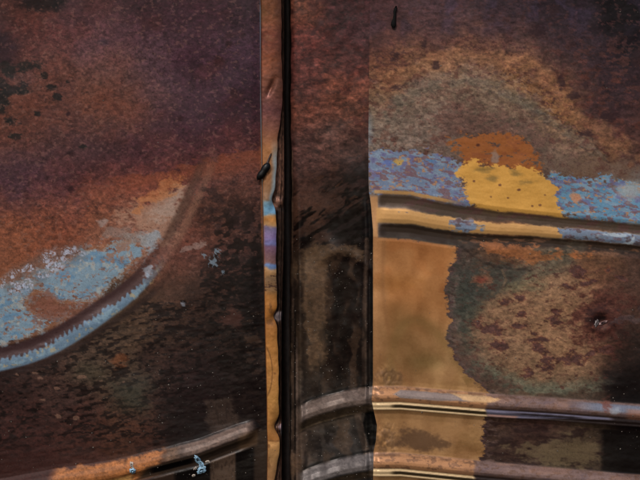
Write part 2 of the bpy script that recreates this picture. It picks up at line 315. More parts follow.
def paint_strip(x, y, u):
    p = Paint(x, y)
    A = [(-70, (92, 56, 40)), (0, (98, 62, 42)), (20, (102, 64, 44)), (40, (88, 48, 38)), (60, (108, 64, 44)), (90, (96, 62, 50)), (110, (84, 52, 50)), (130, (110, 72, 58)), (150, (138, 96, 60)),
         (180, (132, 94, 62)), (200, (122, 100, 78)), (203, (110, 140, 152)), (208, (96, 142, 166)), (215, (100, 138, 160)), (217.5, (152, 118, 78)), (221, (166, 116, 60)), (226, (160, 126, 84)), (229, (104, 98, 124)), (236, (98, 86, 120)), (243, (92, 96, 136)),
         (246, (100, 76, 96)), (255, (96, 72, 76)), (262, (104, 78, 74)), (264, (86, 112, 152)), (266, (92, 114, 146)), (268, (166, 134, 96)), (272, (140, 108, 70)), (278, (112, 90, 66)), (290, (120, 92, 60)), (296, (150, 104, 54)), (315, (152, 100, 46)), (325, (130, 88, 46)), (340, (150, 104, 52)),
         (380, (150, 108, 58)), (400, (152, 112, 58)), (438, (142, 98, 52)), (440, (118, 82, 46)), (442, (156, 118, 70)), (460, (146, 112, 70)), (480, (138, 102, 66)), (560, (130, 98, 64))]
    yy = y + 1.6 * p.wy + 1.0 * p.fl
    Y = [a[0] for a in A]
    p.c = np.stack([np.interp(yy, Y, [a[1][k] for a in A]) for k in range(3)], -1)
    p.r[:] = .36; p.m[:] = .22
    p.mottle(.16, p.fi, sm(150, 110, y)); p.mottle(.10, p.wx, 1.0)
    p.lay(sm(.22, .0, u) * sm(120, 145, y), (170, 104, 56), .4)
    p.lay(sm(.55, .9, u + .1 * p.wx) * sm(135, 165, y) * sm(206, 200, y), (128, 150, 158), .8)
    p.lay(sm(.10, .02, u), (60, 34, 26), .7 )
    p.lay(sm(.55, 1.0, u) * sm(120, 80, y), (62, 38, 30), .55)
    p.lay(sm(.35, .6, p.fl) * sm(268, 275, y) * sm(300, 290, y), (60, 42, 34), .8)
    e = np.hypot((x - 262) / 10.5, (y - 372) / 27.0)
    p.lay(sm(.08, .03, np.abs(e - 1)) * sm(265, 268, x), (96, 66, 36), .6)
    for cx, cy, rx, ry in ((270, 322, 3, 3), (271, 308, 1.5, 4), (275, 373, 1.4, 1.2), (268.5, 445, 2, 3), (269, 463, 1.5, 5), (272, 41, 5, 4), (260.5, 12, 4, 8)):
        p.blob(cx, cy, rx, ry, (88, 60, 36), .55, .5, .6)
    return p

def paint_inner(x, y, u):            # rolled edge turning into the gap
    p = Paint(x, y)
    top = sm(150, 120, y)
    p.c = np.stack([ip(y, [(-70, 40), (130, 60), (150, 84), (190, 80), (210, 40), (300, 40), (400, 50), (480, 70)]) * k for k in (1, .72, .58)], -1)
    p.r[:] = .34; p.m[:] = .35
    p.mottle(.35, fbm(x, y, 3, 151, 2, .25)); p.blob(276, 205, 3.5, 6, (140, 104, 86), .9, .4, .3, 30)
    p.blob(279, 315, 3.2, 5, (112, 104, 104), .9, .4, .3, 35); p.blob(281, 427, 2.4, 3, (138, 120, 122), .9, .4, .3); p.blob(284, 432, 3, 4, (110, 112, 112), .8, .6, .3)
    return p

def paint_mid(x, y):
    p = Paint(x, y)
    p.anchors([(300, 10, (92, 54, 37)), (350, 10, (56, 30, 27)), (300, 40, (86, 44, 35)), (360, 32, (60, 36, 34)), (300, 80, (84, 46, 37)), (350, 60, (72, 38, 30)), (300, 110, (94, 54, 38)), (340, 90, (98, 56, 38)), (362, 110, (90, 54, 37)),
        (300, 150, (80, 53, 43)), (330, 140, (84, 56, 43)), (355, 150, (62, 44, 35)), (366, 172, (36, 23, 19)), (300, 190, (66, 43, 33)), (305, 212, (64, 43, 32)), (340, 190, (48, 32, 24)), (300, 240, (40, 27, 21)), (350, 235, (22, 15, 13)),
        (296, 300, (34, 25, 20)), (312, 270, (78, 62, 45)), (312, 330, (74, 59, 43)), (316, 365, (74, 60, 45)), (342, 280, (18, 12, 11)), (342, 330, (24, 18, 15)), (345, 375, (26, 20, 16)), (325, 385, (38, 31, 26)), (330, 425, (52, 44, 34)), (335, 440, (46, 43, 41)), (340, 455, (40, 38, 36)), (300, 440, (72, 60, 50)), (300, 390, (60, 52, 44)), (-0, 0, (60, 40, 34)), (330, 520, (60, 56, 54))], 13, 5)
    p.r[:] = .46 - .14 * sm(220, 260, y); p.m[:] = .15
    p.c = p.c * (1 + sm(215, 165, y)[..., None] * (np.array([.88, .90, 1.0]) - 1))
    p.mottle(.34, p.fl + .4 * p.fi, sm(200, 160, y))
    p.lay(sm(.25, .6, fbm(x, y, 10, 161, 4)) * sm(160, 120, y), (50, 26, 24), .55)
    # dark reflection streaks painted running up to the right
    st = fbm(x, y, 5.0, 165, 4, 3.0, -32)
    z = sm(160, 200, y - (x - 300) * -.35 - 10) * sm(262, 240, y)
    p.lay(sm(-.15, .3, st + .5 * sm(325, 360, x) - .12) * z, (12, 8, 7), .92, rough=.28)
    p.lay(sm(296, 320, x) * sm(150, 190, y + (x - 320) * .3) * sm(215, 190, y) * sm(.35, .6, st), (84, 55, 40), .5)
    p.poly([(327, 272), (331, 263), (339, 259), (351, 258), (359, 262), (362, 272), (363, 330), (360, 384), (346, 386), (328, 385), (323, 372), (326, 350), (323, 320), (326, 295)], (20, 14, 12), .75, 4.5, 2.5, rough=.22)  # dark reflection in the channel, painted black
    p.lay(np.exp(-((np.hypot((x - 314) / 10, (y - 312) / 64) - 1) / .12) ** 2), (92, 74, 56), .45)
    for q in range(0): p.line([(330 + q * 8, 275), (328 + q * 9, 330), (331 + q * 8, 380)], 1.2, (44, 34, 27), .5, 2.5, 2.5)
    p.poly([(303, 250), (322, 246), (356, 246), (366, 256), (366, 262), (354, 257), (332, 256), (326, 264), (325, 360), (316, 377), (306, 370), (302, 340)], (76, 60, 43), .7, 2.5, 3, rough=.4)
    p.lay(sm(-.1, .6, fbm(x, y, 9, 168, 3)) * sm(250, 270, y) * sm(385, 370, y) * sm(322, 315, x), (50, 40, 30), .5)
    p.line([(367, 240), (365, 300), (364, 392)], 2.2, (66, 53, 43), .85, 1.2)
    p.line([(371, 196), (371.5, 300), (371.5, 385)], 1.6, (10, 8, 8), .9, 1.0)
    p.line([(362, 388), (358, 418), (362, 436), (367, 455)], 3.2, (80, 68, 57), .85, 1.0, .3)
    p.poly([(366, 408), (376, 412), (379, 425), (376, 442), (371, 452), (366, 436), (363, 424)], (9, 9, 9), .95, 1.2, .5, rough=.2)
    p.line([(296.5, 340), (297, 480), (296, 540)], 1.0, (96, 82, 72), .8, .8)
    p.line([(291.5, 150), (291.8, 260)], .9, (92, 72, 56), .8, .6)
    p.line([(293, 300), (292.5, 400)], .9, (64, 50, 40), .7, .6)
    for q, cc in ((287.5, (58, 46, 36)), (290, (14, 11, 10)), (292.5, (60, 48, 38)), (294.6, (18, 14, 12))):
        p.lay(sm(1.3, .5, np.abs(x - q - 1.2 * p.wx * .4)) * sm(270, 330, y), cc, .8)
    p.blob(293, 465, 3, 13, (96, 78, 62), .7, .4, .2)
    for f, c in ((y_ribA, (92, 81, 73)), (y_ribB, (90, 86, 83))):  # grey sky sheen and dark undersides of the ribs, painted in
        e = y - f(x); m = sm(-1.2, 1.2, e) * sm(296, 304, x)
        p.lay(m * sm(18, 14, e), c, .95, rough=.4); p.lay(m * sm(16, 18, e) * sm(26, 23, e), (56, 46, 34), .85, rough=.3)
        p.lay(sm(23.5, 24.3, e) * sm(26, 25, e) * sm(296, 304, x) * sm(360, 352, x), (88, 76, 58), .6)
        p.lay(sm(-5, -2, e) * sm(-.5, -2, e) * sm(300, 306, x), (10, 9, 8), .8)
    p.lay(sm(428, 436, y) * sm(456, 448, y) * sm(305, 315, x) * sm(356, 348, x) * sm(0, .5, fbm(x, y, 5, 171, 3, 2)), (58, 55, 53), .6)
    nr = sm(240, 265, y) * np.maximum(sm(2, -4, y - y_ribA(x)), sm(26, 32, y - y_ribA(x)) * sm(2, -4, y - y_ribB(x))); q1 = fbm(x + 5 * p.wx, y, 44, 173, 2, .2); p.lay(sm(.1, .8, q1) * nr, (84, 65, 48), .4); p.lay(sm(.1, .7, -q1) * nr, (12, 9, 8), .45)  # warm and dark reflection streaks painted down the channel
    p.mottle(.16, p.fi)
    p.line([(312, 33), (322, 22)], 2, (52, 34, 34), .7, 1)
    return p

def paint_right(x, y):
    p = Paint(x, y)
    p.anchors([(380, 10, (62, 40, 40)), (440, 10, (56, 39, 42)), (500, 10, (44, 31, 35)), (560, 10, (34, 24, 29)), (630, 10, (12, 6, 8)),
        (376, 35, (62, 42, 42)), (440, 33, (72, 53, 56)), (500, 33, (62, 46, 50)), (560, 35, (46, 35, 41)), (630, 40, (18, 12, 16)),
        (376, 60, (90, 54, 38)), (430, 50, (92, 60, 44)), (480, 48, (98, 66, 50)), (540, 48, (56, 42, 42)), (600, 60, (50, 37, 40)),
        (380, 85, (116, 82, 58)), (420, 74, (116, 86, 62)), (460, 62, (118, 84, 60)), (460, 84, (112, 96, 76)), (500, 60, (118, 82, 58)), (530, 64, (114, 77, 56)), (562, 76, (72, 48, 40)), (620, 88, (40, 27, 30)),
        (382, 110, (92, 80, 62)), (430, 105, (106, 90, 76)), (480, 98, (112, 94, 74)), (520, 84, (124, 88, 52)), (552, 100, (118, 82, 50)), (602, 115, (48, 32, 34)),
        (382, 138, (104, 94, 86)), (430, 138, (102, 88, 80)), (470, 126, (76, 58, 48)), (520, 125, (84, 72, 60)), (562, 128, (116, 82, 52)), (582, 142, (102, 70, 48)), (620, 128, (60, 40, 36)),
        (560, 155, (84, 70, 58)), (600, 163, (98, 68, 46)), (637, 150, (64, 42, 38)), (540, 163, (76, 60, 52)), (600, 178, (84, 70, 60)), (620, 170, (90, 66, 48)), (636, 190, (110, 120, 120)),
        (500, 255, (100, 68, 46)), (470, 260, (48, 44, 40)), (465, 300, (56, 60, 50)), (500, 285, (70, 66, 54)), (540, 268, (88, 76, 60)), (600, 265, (92, 66, 46)), (632, 275, (62, 46, 38)), (630, 345, (44, 34, 28)),
        (520, 310, (106, 80, 56)), (560, 310, (110, 82, 56)), (560, 345, (112, 82, 54)), (500, 330, (94, 72, 54)), (490, 350, (84, 68, 54)), (520, 370, (92, 78, 58)), (560, 378, (84, 74, 56)), (600, 355, (84, 60, 44)), (600, 290, (90, 60, 44)), (632, 310, (66, 46, 38)),
        (500, 385, (60, 48, 38)), (480, 370, (72, 56, 44)), (560, 392, (50, 38, 32)), (620, 370, (20, 13, 13)), (635, 395, (12, 8, 8)),
        (500, 430, (58, 42, 32)), (540, 430, (52, 34, 30)), (590, 440, (60, 48, 36)), (625, 440, (16, 10, 10)), (560, 455, (68, 58, 42)), (500, 450, (52, 38, 32)), (540, 500, (90, 74, 68)), (690, 100, (30, 20, 24)), (690, 400, (12, 8, 8))], 16, 8)
    p.r[:] = .46; p.m[:] = .15
    ruz = sm(160, 140, y - (x - 380) * .08)
    # dark rust scabs over the tan bloom
    sc1 = fbm(x, y, 5.5, 181, 4, 1.5, 10, .6)
    p.lay(sm(.30, .38, sc1) * sm(20, 60, y) * sm(185, 165, y), (74, 44, 37), .6, rough=.6)
    p.lay(sm(.36, .46, fbm(x, y, 2.8, 183, 4, 1.7, 8, .65)) * sm(185, 165, y), (64, 40, 38), .6)
    p.lay(sm(.45, .55, fbm(x, y, 2.6, 184, 4, 1.7, 8, .65)) * sm(40, 70, y) * sm(185, 165, y) * sm(590, 545, x), (128, 100, 76), .35)
    p.lay(sm(.5, .65, fbm(x, y, 8, 185, 4, 1.3, 10)) * sm(60, 80, y) * sm(180, 165, y), (72, 40, 32), .7)
    p.poly([(366, 112), (384, 92), (408, 78), (440, 70), (478, 69), (512, 78), (538, 98), (560, 120), (590, 146), (620, 166), (600, 176), (545, 174), (460, 160), (370, 152)], (104, 90, 76), .5, 9, 8)
    e, _ = polyline(smooth_line([(370, 108), (392, 80), (425, 62), (465, 56), (505, 58), (540, 76), (566, 102), (600, 134), (650, 166)]), x, y)
    p.lay(sm(8, 2, np.abs(e) * .8 + 6 * p.wx) * sm(372, 395, x), (132, 96, 66), .5)
    e, _ = polyline(smooth_line([(384, 112), (408, 92), (440, 80), (478, 80), (515, 94), (548, 118), (600, 154)]), x, y)
    p.lay(sm(7, 1, np.abs(e) + 8 * p.fl), (88, 92, 82), .3)
    p.lay(sm(0, 12, sdf([(480, 86), (520, 92), (560, 118), (540, 120), (500, 104)], x, y) + 8 * p.fl), (78, 86, 78), .4)
    p.poly([(432, 122), (452, 108), (500, 118), (535, 128), (545, 150), (530, 162), (530, 140), (455, 140), (440, 140)], (78, 54, 47), .5, 5, 10)
    # bluish tint in the top
    p.lay(sm(50, 10, y + 10 * p.wx) * sm(.0, .6, fbm(x, y, 14, 187, 3)), (52, 44, 62), .4)
    p.mottle(.22, .6 * p.fl + p.fi, sm(170, 150, y))
    for cx, cy, rx, ry in ((553, 12, 6, 5), (538, 31, 7, 6), (612, 115, 9, 8), (572, 46, 5, 5), (465, 12, 5, 4), (587, 134, 8, 5), (636, 60, 5, 8), (425, 42, 3, 5), (436, 66, 4, 5), (398, 88, 7, 3), (395, 55, 8, 6), (604, 116, 5, 5), (585, 88, 6, 6), (562, 82, 4, 7), (575, 95, 8, 6)):
        p.blob(cx, cy, rx * .7, ry * .7, (40, 25, 27), .7, .5, .7)
    # ---- blue oxide tongues
    def blue(P, base):
        dd = sdf(P, x, y) + 4.5 * (.5 * p.wx + .8 * p.fl + 1.3 * p.rg) + 2.2 * p.fi; m = sm(-1.0, 1.2, dd)
        p.lay(m, base, .95, rough=.4)
        p.lay(m * sm(-.1, .6, fbm(x, y, 3.6, 191, 4, 2.4, 12)), (118, 138, 150), .7)
        p.lay(m * sm(.1, .5, fbm(x, y, 3.6, 195, 4, 2.0, 12)), (90, 84, 120), .65)
        p.lay(m * sm(.25, .45, fbm(x, y, 3, 198, 4, 2.4, 14)), (104, 76, 76), .75)
        p.lay(m * sm(.6, .75, fbm(x, y, 2.8, 203, 3, 1.4)), (150, 116, 84), .85)
    blue([(368, 152), (380, 150), (402, 150), (432, 155), (463, 162), (462, 172), (456, 178), (468, 190), (478, 202), (455, 207), (420, 198), (404, 192), (384, 192), (369, 194)], (98, 116, 138))
    blue([(536, 176), (550, 175), (566, 178), (600, 181), (645, 184), (720, 190), (720, 236), (645, 226), (590, 219), (555, 215)], (86, 128, 152))
    p.lay(sm(150, 140, y) * sm(100, 130, y) * sm(376, 368, x), (110, 130, 140), .5)
    p.blob(630, 190, 11, 8, (136, 142, 138), .8, .6, .3); p.blob(575, 197, 5, 4, (166, 122, 92), .9, .3, .4); p.blob(398, 163, 4, 3, (168, 140, 72), .9, .3, .6)
    p.blob(388, 165, 4, 4, (82, 110, 168), .7, .5, .5); p.blob(430, 160, 6, 3, (70, 110, 150), .8, .5, .5)
    # ---- orange and yellow heat tint
    p.poly([(448, 141), (462, 135), (500, 136), (525, 137), (531, 148), (536, 156), (544, 172), (537, 176), (462, 166), (464, 152), (452, 150)], (130, 78, 38), .94, 1.6, 4.0, rough=.36, metal=.15, holes=-.5)
    p.lay(sm(.1, .6, fbm(x, y, 6, 207, 4, 1.8)) * sm(1, 5, sdf([(455, 138), (528, 138), (544, 171), (462, 165)], x, y)), (112, 64, 40), .5)
    p.blob(495, 158, 3.5, 6, (126, 106, 92), .85, .4, .4); p.blob(478, 145, 2, 1.5, (52, 26, 22), .8, .4, .2)
    p.lay(sm(.45, .65, sc1) * sm(8, 0, np.abs(y - 141) ), (84, 52, 44), .6)
    YL = [(464, 161.5), (485, 163), (510, 166), (537, 171), (551, 179), (556, 186), (553, 196), (558, 206), (566, 219), (478, 212), (474, 200), (466, 190), (464, 178), (456, 174)]
    p.poly(YL, (190, 146, 70), .97, 1.2, 3.4, rough=.32, metal=.25)
    iny = sm(0, 4, sdf(YL, x, y))
    p.lay(iny * sm(-.2, .8, fbm(x, y, 18, 205, 3, 2.5)), (170, 130, 62), .5)
    for cx, cy, rx, ry in ((485, 170, 6, 2.2), (517, 173, 6, 2.4), (494, 178, 5, 2.2), (527, 182, 7, 1.8)): p.blob(cx, cy, rx, ry, (112, 94, 54), .7, .9, .6)
    for cx, cy in ((474, 181), (532, 206), (491, 197), (519, 190), (545, 195), (500, 185), (540, 205), (508, 198)): p.blob(cx, cy, 1.3, 1.0, (90, 58, 44), .8, .4, .3)
    # ---- twin pressed grooves, dark reflection bands painted inside
    eu = y - y_ribU(x)
    k = 1 - .25 * sm(410, 560, x); g = eu / k
    jag = (2.0 * p.fl + 1.6 * p.rg) * sm(385, 440, x) + 1.2 * p.wy
    land = sm(14, 17, g + jag * .7) * sm(31.5, 28.5, g + .4 * jag)
    st = sm(372, 376, x)
    p.lay(st * sm(-1, 0, g + 2) * sm(2, 0, g) * sm(470, 440, x), (192, 150, 88), .8, rough=.3, metal=.25)   # bright lip above the groove
    p.lay(sm(194, 198, y) * sm(369, 371, x) * sm(379, 377, x) * sm(240, 236, y), (168, 128, 84), .9, rough=.32, metal=.25)
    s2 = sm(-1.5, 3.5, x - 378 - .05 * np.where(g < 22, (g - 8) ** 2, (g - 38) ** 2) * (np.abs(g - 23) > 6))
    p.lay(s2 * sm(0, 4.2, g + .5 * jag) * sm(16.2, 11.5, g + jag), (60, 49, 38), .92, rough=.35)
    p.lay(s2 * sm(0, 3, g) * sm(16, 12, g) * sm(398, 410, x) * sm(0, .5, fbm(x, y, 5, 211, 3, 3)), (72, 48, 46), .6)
    p.lay(sm(375, 378, x) * land, (176, 138, 84), .96, rough=.3, metal=.25)
    bl2 = sm(.0, .3, fbm(x, y, 5, 215, 3, 1.6) * .5 + .9 * np.exp(-((x - 465) / 16) ** 2) + 1.5 * sm(552, 566, x + 6 * p.fl) - .45)
    p.lay(s2 * land * bl2, (98, 116, 136), .95, rough=.4); p.lay(s2 * land * bl2 * sm(.1, .5, p.fl), (96, 80, 86), .8); p.lay(s2 * land * bl2 * sm(.25, .45, fbm(x, y, 3, 218, 3, 2)), (74, 58, 56), .7); p.lay(s2 * land * sm(580, 610, x) * sm(.0, .4, fbm(x, y, 5, 217, 3, 2)), (150, 166, 172), .9)
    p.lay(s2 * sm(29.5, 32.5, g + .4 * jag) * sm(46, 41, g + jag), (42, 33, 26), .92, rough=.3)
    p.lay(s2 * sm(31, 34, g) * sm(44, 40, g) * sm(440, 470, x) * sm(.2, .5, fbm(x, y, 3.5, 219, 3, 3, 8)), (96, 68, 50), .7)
    # ---- smooth golden field
    GO = [(369, 236), (456, 240), (455, 255), (449, 272), (446, 288), (449, 305), (450, 322), (446, 335), (453, 350), (459, 364), (472, 376), (484, 387), (490, 396), (488, 408), (484, 430), (482, 448), (477, 462), (474, 500), (474, 560), (366, 560), (368, 400)]
    dG = sdf(GO, x, y) + 2.6 * (.5 * p.wx + .8 * p.fl + 1.6 * p.rg)
    inG = sm(-1, 1, dG)
    dG = dG + 2.2 * p.fi
    below = sm(44, 47, g)
    p.lay(sm(-22, -4, dG) * sm(0, -1, dG) * below * sm(395, 375, y), (72, 60, 52), .7)
    p.lay(inG * below, (148, 104, 62), 1, rough=.27, metal=.25)
    p.lay(np.exp(-((dG + 1.5) / 1.6) ** 2) * below, (62, 46, 50), .6)
    p.lay(np.exp(-((dG + 7) / 7) ** 2) * below * (dG < 0) * sm(.0, .4, fbm(x, y, 2.6, 223, 3, 3.5)), (100, 84, 78), .5)
    f = fbm(x, y, 30, 221, 3, 1.0)
    p.lay(inG * below * sm(330, 270, y) * sm(-.3, .5, f), (148, 99, 56), .8); p.lay(inG * below * sm(300, 350, y), (136, 106, 70), .8)
    p.lay(inG * below * sm(-.2, .6, f) * sm(290, 340, y), (128, 98, 60), .6); p.lay(inG * below * sm(392, 374, x), (154, 118, 80), .6)
    p.lay(inG * np.exp(-((x - 400 - (y - 320) * .35) / 13) ** 2 - ((y - 335) / 28) ** 2), (112, 86, 50), .55)
    p.lay(inG * np.exp(-((x - 425) / 20) ** 2 - ((y - 362) / 9) ** 2), (112, 94, 56), .6)
    p.blob(402, 282, 26, 8, (124, 82, 40), .5, .8, .3)
    p.lay(inG * np.exp(-((x - 448) / 8) ** 2 - ((y - 292) / 10) ** 2) * sm(-.2, .4, p.fl), (110, 66, 34), .7)
    q1 = fbm(x + 3 * p.wx, y + 10 * fbm(x, y, 40, 251, 2), 34, 253, 2, .45)  # wavy flow lines, reflections painted across the golden field
    p.c = p.c * (1 + (.14 * q1 + .03 * fbm(x, y, 1.8, 255, 2))[..., None] * inG[..., None] * below[..., None] * np.array([.8, 1.0, 1.25]))
    e_, _ = polyline(smooth_line([(384, 240), (382, 290), (388, 330), (392, 360), (410, 384)]), x, y)
    p.lay(inG * below * np.exp(-(e_ / 2.2) ** 2), (126, 90, 56), .5)
    e_, _ = polyline(smooth_line([(396, 392), (396, 350), (408, 322), (430, 330), (448, 356), (462, 378)]), x, y)
    p.lay(inG * below * np.exp(-((e_ + 5) / 6) ** 2) * sm(392, 380, y), (104, 82, 46), .5)
    # crinkled reflections painted in the corners
    cr = np.exp(-((x - 388) / 15) ** 2) * (np.exp(-((y - 378) / 10) ** 2) + np.exp(-((y - 440) / 14) ** 2))
    p.lay(sm(.1, .7, cr * (.7 + fbm(x, y, 5, 225, 3, .8))), (92, 70, 50), .55)
    p.poly([(404, 428), (424, 432), (452, 444), (440, 449), (412, 449), (398, 446)], (72, 54, 40), .7, 4, 3)
    # ---- the round bloom
    below2 = sm(44, 47, g)
    ov = 1 - np.hypot((x - 553) / 88, (y - 328) / 62)
    p.lay(sm(.18, .02, np.abs(ov - .02) + .12 * p.fl) * sm(360, 390, y - (x - 560) * .2) * (x < 630) * sm(398, 390, y), (88, 96, 80), .85)
    p.lay(sm(-.12, .3, ov + .07 * p.rg) * sm(612, 585, x + 4 * p.wx), (124, 97, 72), .75, rough=.42)
    p.blob(466, 300, 10, 42, (54, 58, 50), .6, .6, .4, -8); p.blob(545, 266, 34, 9, (80, 80, 66), .4, .7, .5, -30); p.blob(525, 285, 18, 8, (84, 88, 66), .5, .7, .5)
    p.poly([(474, 240), (500, 243), (550, 250), (590, 253), (560, 258), (530, 264), (505, 258), (482, 250)], (128, 80, 46), .75, 2, 4, rough=.34)
    p.poly([(478, 262), (505, 266), (530, 270), (512, 282), (492, 296), (474, 306), (466, 290), (470, 272)], (50, 52, 46), .75, 4, 6)
    p.line([(462, 247), (478, 260), (500, 268), (530, 270)], 1.2, (30, 24, 22), .6, 1.8, 2.2)
    p.blob(482, 279, 10, 8, (108, 76, 56), .8, .4, .4); p.blob(481, 280, 5, 4, (104, 52, 40), .8, .5, .4)
    p.line([(502, 270), (506, 280), (503, 286)], 1.2, (96, 80, 62), .7, .8)
    p.poly([(452, 330), (462, 345), (478, 362), (500, 378), (520, 388), (500, 392), (478, 384), (458, 360)], (74, 58, 48), .65, 4, 5)
    for cx, cy, rx, ry, rt in ((553, 320, 8, 6, -10), (562, 313, 8, 4, 0), (490, 328, 11, 5, -20), (498, 344, 7, 6, 20), (520, 299, 7, 5, 0), (505, 302, 5, 3, 0), (521, 314, 4, 3, 0), (541, 348, 11, 6, 30), (546, 362, 8, 10, 10), (572, 357, 14, 6, -5), (590, 354, 8, 4, -20), (606, 349, 8, 4, -20), (581, 272, 7, 6, 0),
            (566, 285, 6, 3, 0), (588, 283, 10, 3, -10), (527, 372, 5, 4, 0), (533, 334, 5, 2, 0), (478, 323, 5, 6, 0), (609, 270, 2.5, 2.5, 0), (620, 278, 7, 3, 20), (540, 340, 12, 3, 0), (516, 325, 8, 3, 0)):
        p.blob(cx, cy, rx * .85 + .8, ry * .85 + .8, (100, 58, 40), .75, .25, .6, rt); p.blob(cx, cy, rx * .85, ry * .85, (68, 48, 45), .85, .25, .7, rt, rough=.6)
    sp = fbm(x, y, 4, 231, 4, 1.8, 5, .65)
    p.lay(sm(.6, .66, sp) * sm(240, 262, y) * sm(-.05, .1, ov + .1) * (dG < 0), (70, 44, 36), .7)
    p.lay(sm(.4, .5, fbm(x, y, 2.6, 233, 4, 1.8, 5, .65)) * sm(245, 262, y) * sm(392, 380, y) * (dG < 0), (66, 40, 34), .35)
    p.blob(600, 318, 28, 24, (70, 38, 31), .8, .5, .5, rough=.65); p.blob(600, 319, 12, 11, (44, 23, 20), .85, .6, .6); p.blob(600, 318, 6, 5, (26, 16, 16), .8, .5, .4)
    p.blob(632, 318, 12, 6, (74, 66, 66), .6, .5, .8); p.lay(sm(606, 622, x + 8 * p.fl) * sm(318, 345, y + 6 * p.wx) * sm(396, 390, y) , (34, 25, 21), .55, rough=.35)
    p.lay(sm(588, 640, x + (y - 380) * .8 + 14 * p.fl + 8 * p.wx) * sm(345, 385, y) * sm(398, 390, y), (14, 9, 9), .9, rough=.3)
    p.mottle(.2, .5 * p.fl + p.fi, sm(1, -2, dG) * sm(240, 250, y))
    # ---- between / below the ribs on the right
    eA = y - y_ribA(x); eB = y - y_ribB(x)
    zn = sm(26, 29, eA) * sm(2, -1, eB) * sm(1, -1, dG)
    p.lay(zn * sm(-.1, .5, fbm(x, y, 4, 235, 4, 3, 5)), (32, 20, 18), .7)
    p.lay(zn * sm(0, 8, sdf([(500, 448), (530, 440), (570, 434), (598, 436), (606, 455), (600, 470), (540, 466)], x, y) + 9 * p.fl), (90, 78, 56), .7)
    p.lay(zn * sm(598, 606, x + 3 * p.fl), (13, 9, 8), .92, rough=.3)
    # ---- ribs, sky sheen and dark undersides painted into the colour
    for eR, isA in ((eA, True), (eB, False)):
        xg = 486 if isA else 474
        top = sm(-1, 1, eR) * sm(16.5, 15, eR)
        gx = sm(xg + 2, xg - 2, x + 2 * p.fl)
        p.lay(top, (106, 88, 82), .95, rough=.42, metal=.2); p.lay(top * gx, (154, 114, 78), .97, rough=.36, metal=.15)
        p.lay(top * sm(1, -1, np.abs(eR) - .2), (70, 52, 42), .5)
        p.lay(top * sm(2, 5, eR) * sm(14, 12, eR) * sm(.1, .6, fbm(x, y, 6, 241, 3, 3, 4)) * (1 - gx), (86, 74, 78), .5)
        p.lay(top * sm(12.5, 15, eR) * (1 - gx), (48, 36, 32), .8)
        p.lay(top * sm(3, 1, np.abs(eR - 1)) * sm(-.2, .4, p.fl), (70, 54, 44), .45)
        p.lay(top * sm(.35, .5, fbm(x, y, 2.6, 247, 3, 2)), (84, 62, 48), .5); p.lay(top * sm(.3, .6, fbm(x, y, 9, 249, 3, 2.5)), (128, 96, 76), .3)
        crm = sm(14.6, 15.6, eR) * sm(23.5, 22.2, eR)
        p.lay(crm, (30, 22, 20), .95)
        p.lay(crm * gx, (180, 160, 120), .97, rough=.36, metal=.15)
        # painted reflection: dark ground line inside the cream sky glint
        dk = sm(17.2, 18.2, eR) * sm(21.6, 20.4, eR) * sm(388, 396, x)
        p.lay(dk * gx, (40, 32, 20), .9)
        if isA:
            p.poly([(392, 394), (400, 389.5), (486, 396), (486, 401), (440, 400.5), (400, 397.5)], (112, 104, 100), .92, .7, .3, rough=.4, metal=.2)
            p.poly([(450, 393), (486, 396), (500, 399), (484, 403), (462, 399)], (178, 146, 100), .8, 1, .6)
            tp = sm(14.8, 16, eR) * sm(23.5 , 22, eR + sm(500, 615, x) * 5) * sm(616, 606, x) * (1 - gx)
            p.lay(tp, (92, 92, 108), .9, rough=.26, metal=.25); p.lay(tp * sm(16.6, 17.4, eR) * sm(19.4, 18.6, eR) * sm(500, 530, x) * sm(590, 570, x), (24, 18, 20), .9)
            p.lay(tp * sm(19.5, 21, eR) * sm(.0, .5, fbm(x, y, 7, 245, 2, 3)), (150, 112, 92), .7)
            p.lay(top * sm(565, 600, x) * sm(1, 3, eR) * sm(11, 8, eR), (100, 112, 128), .8); p.blob(606, 406, 5, 5, (102, 60, 50), .7, .6, .7); p.blob(615, 410, 6, 3, (130, 138, 144), .8, .5, .5)
            p.lay(top * sm(622, 630, x) * sm(4, 7, eR), (140, 92, 66), .5)
    return p

